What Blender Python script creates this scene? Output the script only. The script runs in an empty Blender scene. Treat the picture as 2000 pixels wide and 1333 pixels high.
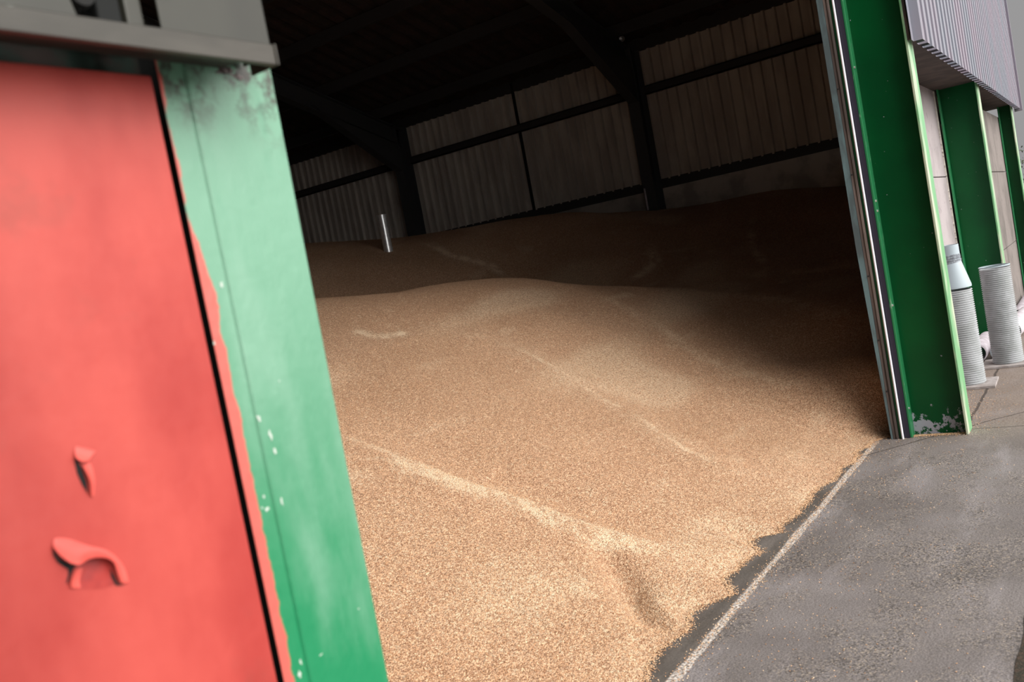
import bpy, bmesh, math, random
import numpy as np
from mathutils import Vector, Matrix
random.seed(7); rng = np.random.default_rng(11)
S = bpy.context.scene; COL = S.collection

# ------------------------------------------------------------------ camera
# X runs along the front of the store, Y into the building, Z up
cd = bpy.data.cameras.new('camera'); cam = bpy.data.objects.new('camera', cd); COL.objects.link(cam)
RT, UP, FW = ((0.540002, -0.821402, -0.183567), (0.154492, -0.11766, 0.980963), (0.827363, 0.558082, -0.063363))
cam.matrix_world = Matrix(((RT[0], UP[0], -FW[0], 0), (RT[1], UP[1], -FW[1], 0), (RT[2], UP[2], -FW[2], 1.6), (0, 0, 0, 1)))
cd.sensor_width = 36; cd.lens = 32.0680; cd.clip_start = .05; cd.clip_end = 500
cd.dof.use_dof = True; cd.dof.focus_distance = 8.0; cd.dof.aperture_fstop = 4.5
S.camera = cam
# ------------------------------------------------------------------ light
S.view_settings.view_transform = 'Standard'; S.view_settings.look = 'None'
S.view_settings.exposure = 0.0; S.view_settings.gamma = 1.0; S.view_settings.use_curve_mapping = False
W = bpy.data.worlds.new('overcast_sky'); S.world = W; W.use_nodes = True
nt = W.node_tree; nt.nodes.clear()
def wn(t, **k):
    n = nt.nodes.new(t)
    for a, b in k.items(): setattr(n, a, b)
    return n
tc = wn('ShaderNodeTexCoord'); dt = wn('ShaderNodeVectorMath', operation='DOT_PRODUCT')
nt.links.new(tc.outputs['Generated'], dt.inputs[0])
SKYD = Vector((.10, -.90, .20)).normalized(); dt.inputs[1].default_value = SKYD   # bright part of the cloud
mr = wn('ShaderNodeMapRange'); mr.inputs['From Min'].default_value = .1; mr.inputs['From Max'].default_value = 1
nt.links.new(dt.outputs['Value'], mr.inputs['Value'])
pw = wn('ShaderNodeMath', operation='POWER'); pw.inputs[1].default_value = 2.6; nt.links.new(mr.outputs[0], pw.inputs[0])
mx = wn('ShaderNodeMix', data_type='RGBA'); nt.links.new(pw.outputs[0], mx.inputs[0])
SKY0, SKY1 = .32, 5.4
mx.inputs[6].default_value = (SKY0, SKY0*.985, SKY0*.99, 1); mx.inputs[7].default_value = (SKY1, SKY1*.97, SKY1*.93, 1)
bg = wn('ShaderNodeBackground'); nt.links.new(mx.outputs[2], bg.inputs[0]); bg.inputs[1].default_value = 1.0
wo = wn('ShaderNodeOutputWorld'); nt.links.new(bg.outputs[0], wo.inputs[0])
sd = bpy.data.lights.new('veiled_sun', 'SUN'); sun = bpy.data.objects.new('veiled_sun', sd); COL.objects.link(sun)
sd.energy = 2.7; sd.angle = math.radians(42); sd.color = (1, .96, .9)
sun.rotation_euler = Vector((-.24, -.71, .66)).to_track_quat('Z', 'Y').to_euler(); sun.location = (0, -8, 8)

# ------------------------------------------------------------------ helpers
def material(name, col=(.5, .5, .5), rough=.6, metal=0.0, col2=None, scale=8, lo=.4, hi=.6, bump=0, bscale=None, detail=6, stretch=(1, 1, 1), spec=.5):
    m = bpy.data.materials.new(name); m.use_nodes = True; t = m.node_tree; b = t.nodes['Principled BSDF']
    b.inputs['Base Color'].default_value = (*col, 1); b.inputs['Roughness'].default_value = rough; b.inputs['Metallic'].default_value = metal
    b.inputs['Specular IOR Level'].default_value = spec
    g = N(m)
    if col2 is not None:
        n = g.noise(scale, detail, stretch); r = g.ramp(n, lo, hi)
        g.link(g.mix(r, (*col, 1), (*col2, 1)), b.inputs['Base Color'])
    if bump:
        g.bump(g.noise(bscale or scale*3, 5, stretch), bump, b)
    return m
class N:
    """small wrapper for building node trees"""
    def __init__(s, m):
        s.t = m.node_tree; s.b = s.t.nodes['Principled BSDF']; s._c = None
    def new(s, t, **k):
        n = s.t.nodes.new(t)
        for a, b in k.items(): setattr(n, a, b)
        return n
    def link(s, a, b): s.t.links.new(a, b)
    def set(s, a, v):
        if hasattr(v, 'is_output'): s.link(v, a)
        else: a.default_value = v
    def pos(s):
        if s._c is None: s._c = s.new('ShaderNodeNewGeometry').outputs['Position']
        return s._c
    def mapv(s, stretch, loc=(0, 0, 0)):
        n = s.new('ShaderNodeMapping'); s.link(s.pos(), n.inputs[0]); n.inputs['Scale'].default_value = stretch; n.inputs['Location'].default_value = loc
        return n.outputs[0]
    def noise(s, scale, detail=6, stretch=(1, 1, 1), loc=(0, 0, 0), rough=.55):
        n = s.new('ShaderNodeTexNoise'); s.link(s.mapv(stretch, loc), n.inputs['Vector']); n.inputs['Scale'].default_value = scale
        n.inputs['Detail'].default_value = detail; n.inputs['Roughness'].default_value = rough
        return n.outputs['Fac']
    def voro(s, scale, out='Distance', stretch=(1, 1, 1), feature='F1'):
        n = s.new('ShaderNodeTexVoronoi', feature=feature); s.link(s.mapv(stretch), n.inputs['Vector']); n.inputs['Scale'].default_value = scale
        return n.outputs[out]
    def ramp(s, v, lo, hi, a=0.0, b=1.0):
        n = s.new('ShaderNodeMapRange', interpolation_type='SMOOTHSTEP'); s.set(n.inputs['Value'], v)
        n.inputs['From Min'].default_value = lo; n.inputs['From Max'].default_value = hi; n.inputs['To Min'].default_value = a; n.inputs['To Max'].default_value = b
        return n.outputs[0]
    def math(s, op, a, b=0.0):
        n = s.new('ShaderNodeMath', operation=op); s.set(n.inputs[0], a); s.set(n.inputs[1], b); return n.outputs[0]
    def mix(s, f, a, b, mode='MIX'):
        n = s.new('ShaderNodeMix', data_type='RGBA', blend_type=mode); s.set(n.inputs[0], f); s.set(n.inputs[6], a); s.set(n.inputs[7], b); return n.outputs[2]
    def xyz(s):
        n = s.new('ShaderNodeSeparateXYZ'); s.link(s.pos(), n.inputs[0]); return n.outputs
    def bump(s, h, strength, b=None, dist=.01, prev=None):
        n = s.new('ShaderNodeBump'); n.inputs['Strength'].default_value = strength; n.inputs['Distance'].default_value = dist; s.link(h, n.inputs['Height'])
        if prev is not None: s.link(prev, n.inputs['Normal'])
        s.link(n.outputs[0], (b or s.b).inputs['Normal']); return n.outputs[0]
    def color(s, v): s.link(v, s.b.inputs['Base Color'])

class MB:
    """collects shapes, links them as one mesh object"""
    def __init__(s): s.v = []; s.f = []
    def add(s, v, f):
        o = len(s.v); s.v += [tuple(map(float, p)) for p in v]; s.f += [tuple(i+o for i in q) for q in f]; return s
    def box(s, x0, x1, y0, y1, z0, z1):
        v = [(x, y, z) for z in (z0, z1) for y in (y0, y1) for x in (x0, x1)]
        return s.add(v, [(0, 2, 3, 1), (4, 5, 7, 6), (0, 1, 5, 4), (2, 6, 7, 3), (0, 4, 6, 2), (1, 3, 7, 5)])
    def bar(s, a, b, w, h, up=(0, 0, 1)):
        a = Vector(a); b = Vector(b); d = (b-a).normalized(); side = d.cross(Vector(up)).normalized(); u2 = side.cross(d)
        v = [p+side*i*w/2+u2*j*h/2 for p in (a, b) for i, j in ((-1, -1), (1, -1), (1, 1), (-1, 1))]
        return s.add(v, [(0, 1, 2, 3), (7, 6, 5, 4), (0, 4, 5, 1), (1, 5, 6, 2), (2, 6, 7, 3), (3, 7, 4, 0)])
    def prism(s, poly, y0, y1):
        """poly in (x, z), counter-clockwise seen from -Y, from y0 to y1"""
        n = len(poly); v = [(x, y0, z) for x, z in poly]+[(x, y1, z) for x, z in poly]
        return s.add(v, [tuple(range(n)), tuple(range(2*n-1, n-1, -1))]+[(i, i+n, (i+1) % n+n, (i+1) % n) for i in range(n)])
    def extrude(s, poly, d):
        """closed loop of 3D points moved along d"""
        n = len(poly); d = Vector(d); P = [Vector(p) for p in poly]
        return s.add(P+[p+d for p in P], [tuple(range(n))[::-1], tuple(range(n, 2*n))]+[(i, (i+1) % n, (i+1) % n+n, i+n) for i in range(n)])
    def lathe(s, prof, a, axis=(0, 0, 1), n=40, close=False):
        """prof: (radius, distance along axis)"""
        ax = Vector(axis).normalized(); x = ax.orthogonal().normalized(); y = ax.cross(x); a = Vector(a); v = []; f = []
        for r, h in prof:
            for k in range(n):
                t = 2*math.pi*k/n; v.append(a+ax*h+(x*math.cos(t)+y*math.sin(t))*r)
        m = len(prof)
        for i in range(m-1 if not close else m):
            j = (i+1) % m
            for k in range(n): f.append((i*n+k, i*n+(k+1) % n, j*n+(k+1) % n, j*n+k))
        return s.add(v, f)
    def grid(s, P):
        r = len(P); c = len(P[0])
        return s.add([p for q in P for p in q], [(i*c+j, i*c+j+1, (i+1)*c+j+1, (i+1)*c+j) for i in range(r-1) for j in range(c-1)])
    def build(s, name, mat, parent=None, bevel=0, smooth=False, origin=None):
        me = bpy.data.meshes.new(name); v = s.v
        if parent is None and origin is None:
            a = np.array(v); origin = ((a[:, 0].min()+a[:, 0].max())/2, (a[:, 1].min()+a[:, 1].max())/2, a[:, 2].min())
        if parent is not None: origin = parent.matrix_world.translation if False else WORLD.get(parent.name, (0, 0, 0))
        ox, oy, oz = origin
        me.from_pydata([(x-ox, y-oy, z-oz) for x, y, z in v], [], s.f); me.update()
        o = bpy.data.objects.new(name, me); COL.objects.link(o)
        if parent is not None: o.parent = parent
        else: o.location = origin
        WORLD[o.name] = tuple(origin)
        me.materials.append(mat)
        if bevel:
            m = o.modifiers.new('bevel', 'BEVEL'); m.width = bevel; m.segments = 2; m.limit_method = 'ANGLE'
        if smooth: me.shade_smooth(); me.set_sharp_from_angle(angle=math.radians(38))
        return o
WORLD = {}
def tag(o, label=None, cat=None, group=None, kind=None):
    if label: o['label'] = label
    if cat: o['category'] = cat
    if group: o['group'] = group
    if kind: o['kind'] = kind
    return o
def thing(name, loc, label, cat, group=None):
    o = bpy.data.objects.new(name, None); COL.objects.link(o); o.location = loc; o.empty_display_size = .1; WORLD[o.name] = tuple(loc)
    return tag(o, label, cat, group)

# ------------------------------------------------------------------ materials
M = {}
M['interior_sheet'] = material('profiled_sheet_inside', (.62, .57, .51), .6, .0, (.50, .455, .41), 3, stretch=(1, 1, .3))
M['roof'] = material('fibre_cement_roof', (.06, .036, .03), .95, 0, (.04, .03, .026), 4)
M['dark_steel'] = material('dark_frame_steel', (.055, .055, .06), .6)
M['inner_steel'] = material('dark_girt_steel', (.045, .04, .04), .7)
M['dado'] = material('cast_concrete_dado', (.50, .46, .42), .9, 0, (.34, .31, .285), 2.5, bump=.3)
M['dark'] = material('black_gap_and_shadow', (.008, .008, .008), .9)
M['galv'] = material('galvanised_steel', (.85, .86, .88), .33, .8, (.7, .71, .73), 30)
M['white_metal'] = material('white_coated_track', (.85, .83, .92), .35)
M['rubber'] = material('dark_purple_rubber_seal', (.018, .014, .03), .6)
M['wood'] = material('weathered_timber', (.21, .165, .15), .85, 0, (.09, .07, .065), 14, stretch=(1, 1, .08), bump=.5)
M['teal'] = material('blue_grey_sheet_edge', (.13, .21, .23), .6, 0, (.08, .11, .12), 9, stretch=(1, 1, .3))
M['brown_soffit'] = material('brown_timber_soffit', (.085, .062, .055), .85, 0, (.05, .038, .035), 5)
M['plate'] = material('pale_paving_slab', (.34, .31, .305), .85, 0, (.26, .23, .22), 12, bump=.3)
M['plastic'] = material('pale_grey_ribbed_plastic', (.40, .42, .44), .5, 0, (.33, .35, .36), 9)
M['plastic2'] = material('pale_blue_grey_plastic', (.36, .43, .48), .4)
M['tape'] = material('grey_tape', (.30, .34, .38), .3, 0, (.18, .2, .23), 60)
M['head'] = material('shade_dark_green_head', (.012, .03, .022), .8, 0, (.03, .02, .016), 20)  # shade under the rail painted in as near-black green
M['pvc'] = material('white_pipe_plastic', (.66, .62, .68), .4, 0, (.5, .46, .5), 10)
M['rail'] = material('grey_aluminium_rail', (.052, .047, .039), .55, .0, (.036, .033, .027), 12, stretch=(.3, 1, 1), bump=.15)
M['grey_sheet'] = material('grey_green_painted_sheet', (.030, .030, .023), .5, 0, (.023, .023, .018), 5, stretch=(1, 1, .5))
M['grey_box'] = material('dark_grey_box_paint', (.012, .013, .013), .8, spec=.2)
M['leaf'] = material('tree_leaf', (.045, .08, .03), .7, 0, (.09, .10, .04), 2)
M['bark'] = material('tree_bark', (.08, .06, .045), .9)

def green_column_mat():
    m = material('dark_green_gloss_paint', (.0, .115, .03), .5, spec=.25); g = N(m); X = g.xyz()
    n = g.noise(2.2, 4); c = g.mix(g.ramp(n, .3, .7), (.0, .060, .016, 1), (.0, .082, .02, 1))
    # paint scraped off to grey metal near the foot, a few chips above
    h = g.ramp(X[2], .02, .34, .035, -.13); v = g.math('ADD', g.noise(9, 8, rough=.7), h)
    foot = g.math('MULTIPLY', g.ramp(v, .535, .56), g.ramp(X[2], .25, .42, 1, 0))
    chips = g.ramp(g.noise(34, 3), .735, .75)
    mask = g.math('MAXIMUM', foot, chips)
    g.color(g.mix(mask, c, (.36, .36, .42, 1)))
    g.link(g.mix(mask, (.36, .36, .36, 1), (.8, .8, .8, 1)), g.b.inputs['Roughness'])
    g.bump(g.noise(25, 3), .08); return m
M['green_col'] = green_column_mat()
M['flange_edge'] = material('lit_pale_green_flange', (.16, .40, .19), .35, 0, (.50, .56, .42), 6, .45, .62, stretch=(1, 1, .25))  # light on the outward face painted in, paler than the web
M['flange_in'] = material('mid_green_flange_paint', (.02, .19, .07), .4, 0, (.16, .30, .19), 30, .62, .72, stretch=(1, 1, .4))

def jamb_mat(name, overspray):
    m = material(name, (.1, .4, .2), .42); g = N(m); X = g.xyz()
    n = g.noise(7, 6, (1, 1, .35)); z = g.math('ADD', X[2], g.math('MULTIPLY', n, .25))
    f = g.ramp(z, 1.25, 1.92)                                   # chalked, bleached towards the top, fresher paint low down
    c = g.mix(f, (.006, .19, .075, 1), (.135, .30, .205, 1))
    c = g.mix(g.ramp(g.noise(3.5, 6, (1, 1, .3), (5, 0, 0)), .50, .66, 0, .45), c, (.22, .38, .29, 1))
    grime = g.math('MULTIPLY', g.ramp(g.noise(22, 8, rough=.7), .44, .62), g.ramp(z, 1.98, 2.12)); c = g.mix(grime, c, (.045, .04, .034, 1))
    st = g.math('MULTIPLY', g.ramp(g.noise(26, 7, (1, 1, .22), (2, 0, 5), .7), .56, .70, 0, .30), g.ramp(X[2], 1.45, 1.8)); c = g.mix(st, c, (.08, .25, .16, 1))
    if overspray:
        e = g.math('ADD', X[0], g.math('MULTIPLY', g.noise(16, 6, (0, 0, 1)), -.030)); e = g.math('ADD', e, g.math('MULTIPLY', g.noise(120, 4), .004))
        e = g.math('ADD', e, g.ramp(X[2], 1.66, 1.80, 0, .016))
        red = g.ramp(e, .8685, .8735, 1, 0)
        c = g.mix(red, c, (.52, .10, .08, 1))
    g.color(c); g.bump(g.noise(45, 5, (1, 1, .6)), .22); return m
M['jamb'] = jamb_mat('mint_green_weathered_paint', False)
M['jamb_red'] = jamb_mat('green_paint_with_red_overspray', True)

def red_mat():
    m = material('coral_red_door_paint', (.66, .075, .055), .45, spec=.3); g = N(m)
    c = g.mix(g.ramp(g.noise(4, 5, (1, 1, .5)), .35, .7), (.47, .072, .058, 1), (.33, .034, .029, 1))
    smear = g.ramp(g.noise(6, 7, (1, 1, 1), (3, 1, 8)), .58, .74, 0, .35); c = g.mix(smear, c, (.20, .055, .04, 1))
    g.color(c)
    h = g.noise(9, 6, (1, 1, 1), (1, 4, 2)); g.bump(h, .25, dist=.012); return m
M['red'] = red_mat()
M['red_flake'] = material('curled_red_paint', (.66, .10, .08), .45, 0, (.56, .08, .065), 20)
M['red_bare'] = material('dull_red_undercoat', (.36, .028, .022), .5, 0, (.28, .022, .02), 25, bump=.15)

def panel_mat(name, a, b, k):
    m = material(name, a, .9); g = N(m)
    c = g.mix(g.ramp(g.noise(3, 7, (1, 1, .6), (k, 0, 0)), .4, .68), (*a, 1), (*b, 1))
    c = g.mix(g.ramp(g.noise(14, 6, loc=(k, 3, 0)), .58, .75, 0, .6), c, (b[0]*.55, b[1]*.55, b[2]*.55, 1))
    g.color(c); g.bump(g.noise(30, 6), .25); return m
M['panel_pale'] = panel_mat('pale_concrete_panel', (.36, .32, .33), (.27, .24, .245), 0)
M['panel_grey'] = panel_mat('stained_concrete_panel', (.19, .165, .155), (.11, .096, .088), 9)
M['cladding'] = material('grey_purple_profiled_cladding', (.20, .215, .26), .45, .1, (.24, .21, .26), 2, stretch=(1, 1, .3))

def floor_mat():
    m = material('worn_concrete', (.12, .11, .11), .75); g = N(m); X = g.xyz()
    big = g.noise(.9, 7, (1, 1, 1)); c = g.mix(g.ramp(big, .3, .7), (.155, .137, .132, 1), (.27, .243, .238, 1))
    # long worn drags across the apron
    dr = g.noise(2.2, 6, (.45, 1.8, 1), (4, 2, 0)); c = g.mix(g.ramp(dr, .50, .70, 0, .6), c, (.38, .35, .36, 1))
    # scatter of chaff and grit
    sp = g.voro(150, 'Color'); sep = g.new('ShaderNodeSeparateColor'); g.link(sp, sep.inputs[0])
    dens = g.ramp(g.noise(1.8, 7, (1, 1.3, 1), (7, 7, 0), .65), .38, .62)
    lit = g.math('MULTIPLY', g.ramp(sep.outputs[0], .72, .80), dens); c = g.mix(g.math('MULTIPLY', lit, .75), c, (.44, .37, .30, 1))
    drk = g.math('MULTIPLY', g.ramp(sep.outputs[1], .66, .74), dens); c = g.mix(g.math('MULTIPLY', drk, .75), c, (.04, .034, .03, 1))
    fine = g.noise(160, 3); c = g.mix(g.ramp(fine, .42, .60, .0, .5), c, (.06, .052, .05, 1))
    # yard beyond the first column: browner, gritty
    br = g.math('MULTIPLY', g.ramp(X[0], 6.0, 7.6), g.ramp(g.noise(2.5, 5), .3, .6, .55, 1)); c = g.mix(g.math('MULTIPLY', br, .8), c, (.215, .17, .138, 1))
    grit = g.math('MULTIPLY', g.ramp(g.noise(70, 4), .5, .64), br); c = g.mix(g.math('MULTIPLY', grit, .8), c, (.10, .065, .05, 1))
    # strip inside the joint: darker, smoother
    jn = g.math('ADD', X[1], g.math('MULTIPLY', g.math('SUBTRACT', g.noise(1.1, 4, (1, 0, 0)), .5), .05))
    ins = g.ramp(jn, 1.60, 1.615); c = g.mix(g.math('MULTIPLY', ins, .8), c, g.mix(g.ramp(g.noise(5, 6, (.4, 1.6, 1)), .4, .7), (.07, .06, .05, 1), (.15, .13, .115, 1)))
    # joint packed with pale dust and grain
    wid = g.math('MULTIPLY', g.noise(1.7, 5, (1, 0, 0), (2, 0, 0)), .05); d = g.math('ABSOLUTE', g.math('SUBTRACT', jn, 1.585))
    jm = g.ramp(g.math('SUBTRACT', d, wid), -.012, .0, 1, 0); jm = g.math('MULTIPLY', jm, g.ramp(X[0], 6.5, 6.8, 1, 0))
    jc = g.mix(g.ramp(g.noise(90, 4), .35, .62), (.12, .10, .085, 1), (.78, .71, .65, 1)); c = g.mix(g.math('MULTIPLY', jm, .9), c, jc)
    # cracks
    ck = g.math('SUBTRACT', g.math('ADD', g.math('MULTIPLY', X[0], .83), X[1]), 6.83)
    ck = g.math('ADD', ck, g.math('MULTIPLY', g.math('SUBTRACT', g.noise(3, 5), .5), .10)); cm = g.ramp(g.math('ABSOLUTE', ck), .006, .014, 1, 0)
    cm = g.math('MULTIPLY', cm, g.math('MULTIPLY', g.ramp(X[0], 6.2, 6.3), g.ramp(X[1], 1.6, 1.58)))
    c2 = g.math('SUBTRACT', X[1], 1.035); c2 = g.math('ADD', c2, g.math('MULTIPLY', g.math('SUBTRACT', g.noise(4, 5, (1, 0, 0)), .5), .05)); cm2 = g.math('MULTIPLY', g.ramp(g.math('ABSOLUTE', c2), .006, .016, 1, 0), g.ramp(X[0], 6.9, 6.96))
    c3 = g.math('ABSOLUTE', g.math('SUBTRACT', X[0], 6.93)); cm3 = g.math('MULTIPLY', g.ramp(c3, .004, .009, 1, 0), g.ramp(X[1], .98, 1.0, 1, 0))
    cm = g.math('MAXIMUM', cm, g.math('MAXIMUM', cm2, cm3)); c = g.mix(g.math('MULTIPLY', cm, .85), c, (.035, .025, .02, 1))
    g.color(c)
    g.link(g.ramp(g.noise(3, 5, loc=(1, 9, 0)), .35, .7, .55, .9), g.b.inputs['Roughness'])
    g.bump(g.math('ADD', g.noise(60, 6), g.math('MULTIPLY', g.voro(90), .4)), .35, dist=.006); return m
M['floor'] = floor_mat()
M['verge'] = material('brown_soil_verge', (.07, .045, .03), .95, 0, (.035, .03, .02), 40, bump=.8)

def grain_mat():
    m = material('wheat_grain', (.6, .36, .2), .6, spec=.35); g = N(m)
    at = g.new('ShaderNodeAttribute', attribute_name='chaff').outputs['Fac']
    X = g.mapv((1, 1, 1))
    cell = g.voro(190, 'Color'); sep = g.new('ShaderNodeSeparateColor'); g.link(cell, sep.inputs[0])
    base = g.mix(sep.outputs[0], (.34, .148, .072, 1), (1.0, .65, .415, 1))
    n = g.noise(.7, 6, (1, 1, 1)); base = g.mix(g.ramp(n, .3, .7, 0, .35), base, (.40, .205, .10, 1))
    n2 = g.noise(120, 3); base = g.mix(g.ramp(n2, .38, .58, .5, 0), base, (.13, .06, .028, 1))
    n3 = g.noise(85, 4, loc=(3, 3, 3)); base = g.mix(g.ramp(n3, .54, .66, 0, .6), base, (.88, .60, .39, 1))
    fl = g.voro(75, 'Color'); s2 = g.new('ShaderNodeSeparateColor'); g.link(fl, s2.inputs[0])
    base = g.mix(g.ramp(s2.outputs[1], .93, .96, 0, .55), base, (.85, .66, .45, 1))
    thr = g.math('ADD', at, g.math('MULTIPLY', g.math('SUBTRACT', g.noise(70, 6, loc=(8, 1, 1), rough=.75), .5), 3.4))
    ch = g.math('MULTIPLY', g.ramp(thr, .25, .95), g.ramp(at, .03, .25)); base = g.mix(g.math('MULTIPLY', ch, .85), base, (.92, .72, .50, 1))
    g.color(base)
    h = g.math('ADD', g.math('MULTIPLY', g.voro(190), -1), g.math('MULTIPLY', g.noise(60, 4), .8))
    g.bump(h, 1.0, dist=.009); return m
M['grain'] = grain_mat()
def kernel_mat():
    m = material('wheat_kernel', (.6, .36, .2), .55, spec=.35); g = N(m)
    at = g.new('ShaderNodeAttribute', attribute_name='chaff').outputs['Fac']
    c = g.mix(g.ramp(at, 0, .5), (.30, .15, .07, 1), (.64, .38, .21, 1)); c = g.mix(g.ramp(at, .5, 1), c, (.86, .64, .43, 1)); g.color(c); return m
M['kernel'] = kernel_mat()

# ------------------------------------------------------------------ setting
f = MB(); f.grid([[(x, y, 0) for x in (-30, -10, 0, 5, 10, 20, 60, 200)] for y in (-60, -10, 0, 2, 10, 30, 90)])
floor = f.build('floor', M['floor'], origin=(0, 0, 0)); tag(floor, kind='structure')
UW = 14.7; EAVE = 5.12; RX = 3.85; SL = .27; BACK = 21.0; LEFT = -7.0

def profile(n, pitch, depth, crown=.35, slope=.12):
    """one trapezoid sheet line: list of (along, out)"""
    P = []
    for i in range(n):
        a = i*pitch; P += [(a, 0), (a+pitch*(1-crown-2*slope), 0), (a+pitch*(1-crown-slope), depth), (a+pitch*(1-slope), depth)]
    P.append((n*pitch, 0)); return P
def sheet(b, P, conv, z0, z1, t=.003):
    """P profile, conv maps (along, out) to (x, y)"""
    pts = [(*conv(a, o), z0) for a, o in P]+[(*conv(a, o-t), z0) for a, o in reversed(P)]
    n = len(P); d = z1-z0; v = pts+[(x, y, z+d) for x, y, z in pts]; m = 2*n; fs = []
    for i in range(m): fs.append((i, (i+1) % m, (i+1) % m+m, i+m))
    for i in range(n-1): fs.append((i, m-1-i, m-2-i, i+1)); fs.append((i+m, i+1+m, m-2-i+m, m-1-i+m))
    b.add(v, fs)

# right-hand wall of the store: concrete dado with profiled sheets above
b = MB(); b.box(UW, UW+.18, 1.5, BACK, 0, 2.70)
wr = b.build('wall_right', M['dado'], origin=(UW, 1.5, 0)); tag(wr, kind='structure')
b = MB(); nn = 41; P = profile(nn, .18, -.058, .20, .08); sheet(b, P, lambda a, o: (UW+o+.06, 1.48+a), 2.84, EAVE+.15)
n2 = int((BACK-8.9)/.18); P = profile(n2, .18, -.058, .20, .08); sheet(b, P, lambda a, o: (UW+o+.06, 8.90+a), 2.84, EAVE+.15)
b.build('profiled_sheet', M['interior_sheet'], wr)
b = MB(); b.box(UW-.012, UW+.10, 8.85, 8.905, 2.84, EAVE+.1); b.build('sheet_joint', M['dark'], wr)
b = MB(); b.box(UW+.0, UW+.09, 1.5, BACK, 2.705, 2.86); b.box(UW-.01, UW+.12, 1.5, BACK, 5.05, 5.3); b.build('sheet_rail', M['inner_steel'], wr)
# left and back walls
b = MB(); b.box(LEFT-.15, LEFT, 1.5, BACK, 0, EAVE+.1); tag(b.build('wall_left', M['interior_sheet'], origin=(LEFT, 1.5, 0)), kind='structure')
b = MB(); b.prism([(LEFT-.1, 0), (UW+.2, 0), (UW+.2, EAVE), (RX, EAVE+SL*(UW-RX)), (LEFT-.1, EAVE)], BACK, BACK+.15)
tag(b.build('wall_back', M['interior_sheet'], origin=(RX, BACK, 0)), kind='structure')
# roof
def roof_z(x): return EAVE+.12+SL*(UW-x) if x >= RX else EAVE+.12+SL*(UW-RX)-SL*(RX-x)
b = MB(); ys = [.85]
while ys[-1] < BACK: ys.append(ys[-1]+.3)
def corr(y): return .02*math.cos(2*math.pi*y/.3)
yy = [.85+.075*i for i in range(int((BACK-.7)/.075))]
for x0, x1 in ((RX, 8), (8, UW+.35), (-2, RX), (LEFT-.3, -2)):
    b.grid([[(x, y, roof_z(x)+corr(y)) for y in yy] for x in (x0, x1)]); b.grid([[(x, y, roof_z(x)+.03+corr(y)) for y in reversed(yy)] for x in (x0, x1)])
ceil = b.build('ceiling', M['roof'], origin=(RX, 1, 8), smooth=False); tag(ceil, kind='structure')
for k in range(8):
    x = UW-.7-k*1.35
    b = MB(); b.box(x-.03, x+.03, 1.0, BACK, roof_z(x)-.22, roof_z(x)-.03); b.build('purlin', M['inner_steel'], ceil)
for k in range(7):
    x = RX-.9-k*1.4
    b = MB(); b.box(x-.03, x+.03, 1.0, BACK, roof_z(x)-.22, roof_z(x)-.03); b.build('purlin', M['inner_steel'], ceil)
# portal frames
def ibeam(b, a, c, w, h, up):
    a = Vector(a); c = Vector(c); up = Vector(up); d = (c-a).normalized(); side = d.cross(up).normalized(); u2 = side.cross(d)
    for s_ in (-1, 1): b.bar(a+u2*s_*(h/2-.008), c+u2*s_*(h/2-.008), w, .016, up)
    b.bar(a, c, .012, h-.03, up)
for k, (vc, lab) in enumerate(((6.38, 'dark steel portal frame nearest the opening, its post on the concrete dado'), (11.59, 'dark steel portal frame with the haunched rafter, standing left of the long middle bay'), (16.8, 'dark steel portal frame furthest back in the store'))):
    t = thing('portal_frame', (UW-.17, vc, 0), lab, 'steel frame', None)
    for x, s_ in ((UW-.175, -1), (LEFT+.175, 1)):
        b = MB(); ibeam(b, (x, vc, 0), (x, vc, EAVE-.05), .20, .35, (1, 0, 0)); b.build('post', M['dark_steel'], t)
        b = MB(); rz = roof_z(RX)-.45; ibeam(b, (x, vc, EAVE-.28), (RX, vc, rz), .18, .36, (0, 0, 1)); b.build('rafter', M['dark_steel'], t)
        b = MB(); b.prism([(x+s_*.17, EAVE-.95), (x+s_*.17, EAVE-.3), (x+s_*2.3, EAVE+.25), (x+s_*2.1, EAVE+.1)] if s_ > 0 else [(x+s_*.17, EAVE-.95), (x+s_*2.1, EAVE+.1), (x+s_*2.3, EAVE+.25), (x+s_*.17, EAVE-.3)][::-1], vc-.09, vc+.09)
        b.build('haunch', M['dark_steel'], t)
# girts on the sheeting
for v0, v1, lab in ((1.5, 6.27, 'dark horizontal rail across the sheeting bay nearest the opening'), (6.49, 11.48, 'dark horizontal rail across the long middle sheeting bay'), (11.70, 16.69, 'dark horizontal rail across the sheeting bay behind the upright duct')):
    b = MB(); b.box(UW-.085, UW+.01, v0, v1, 4.30, 4.315); b.box(UW-.085, UW-.075, v0, v1, 4.30, 4.44); b.box(UW-.085, UW+.01, v0, v1, 4.425, 4.44)
    tag(b.build('sheeting_rail', M['inner_steel']), lab, 'steel rail', 'sheeting rails on the inside wall')
# small shiny dome added in place of a light leak at the eave
t = thing('eave_light_leak', (UW-.37, 6.40, 5.25), 'tiny bright dome standing in for a light leak above the dark post', 'light leak')
b = MB(); b.lathe([(0, 0), (.05, 0), (.06, .02), (.05, .06), (0, .075)], (UW-.37, 6.40, 5.25), (-.6, -.6, -.3), 16); b.build('leak_dome', M['galv'], t, smooth=True)
b = MB(); b.box(UW-.36, UW-.33, 6.36, 6.44, 5.20, 5.34); b.build('back_plate', M['dark_steel'], t)
# thin conduit at the foot of that post
b = MB(); b.lathe([(.016, 0), (.016, .37), (0, .37)], (UW-.37, 6.45, 2.37), (0, 0, 1), 12); tag(b.build('plastic_conduit', M['pvc'], smooth=True), 'short thin white conduit at the foot of the dark post by the dado', 'pipe')

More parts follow.
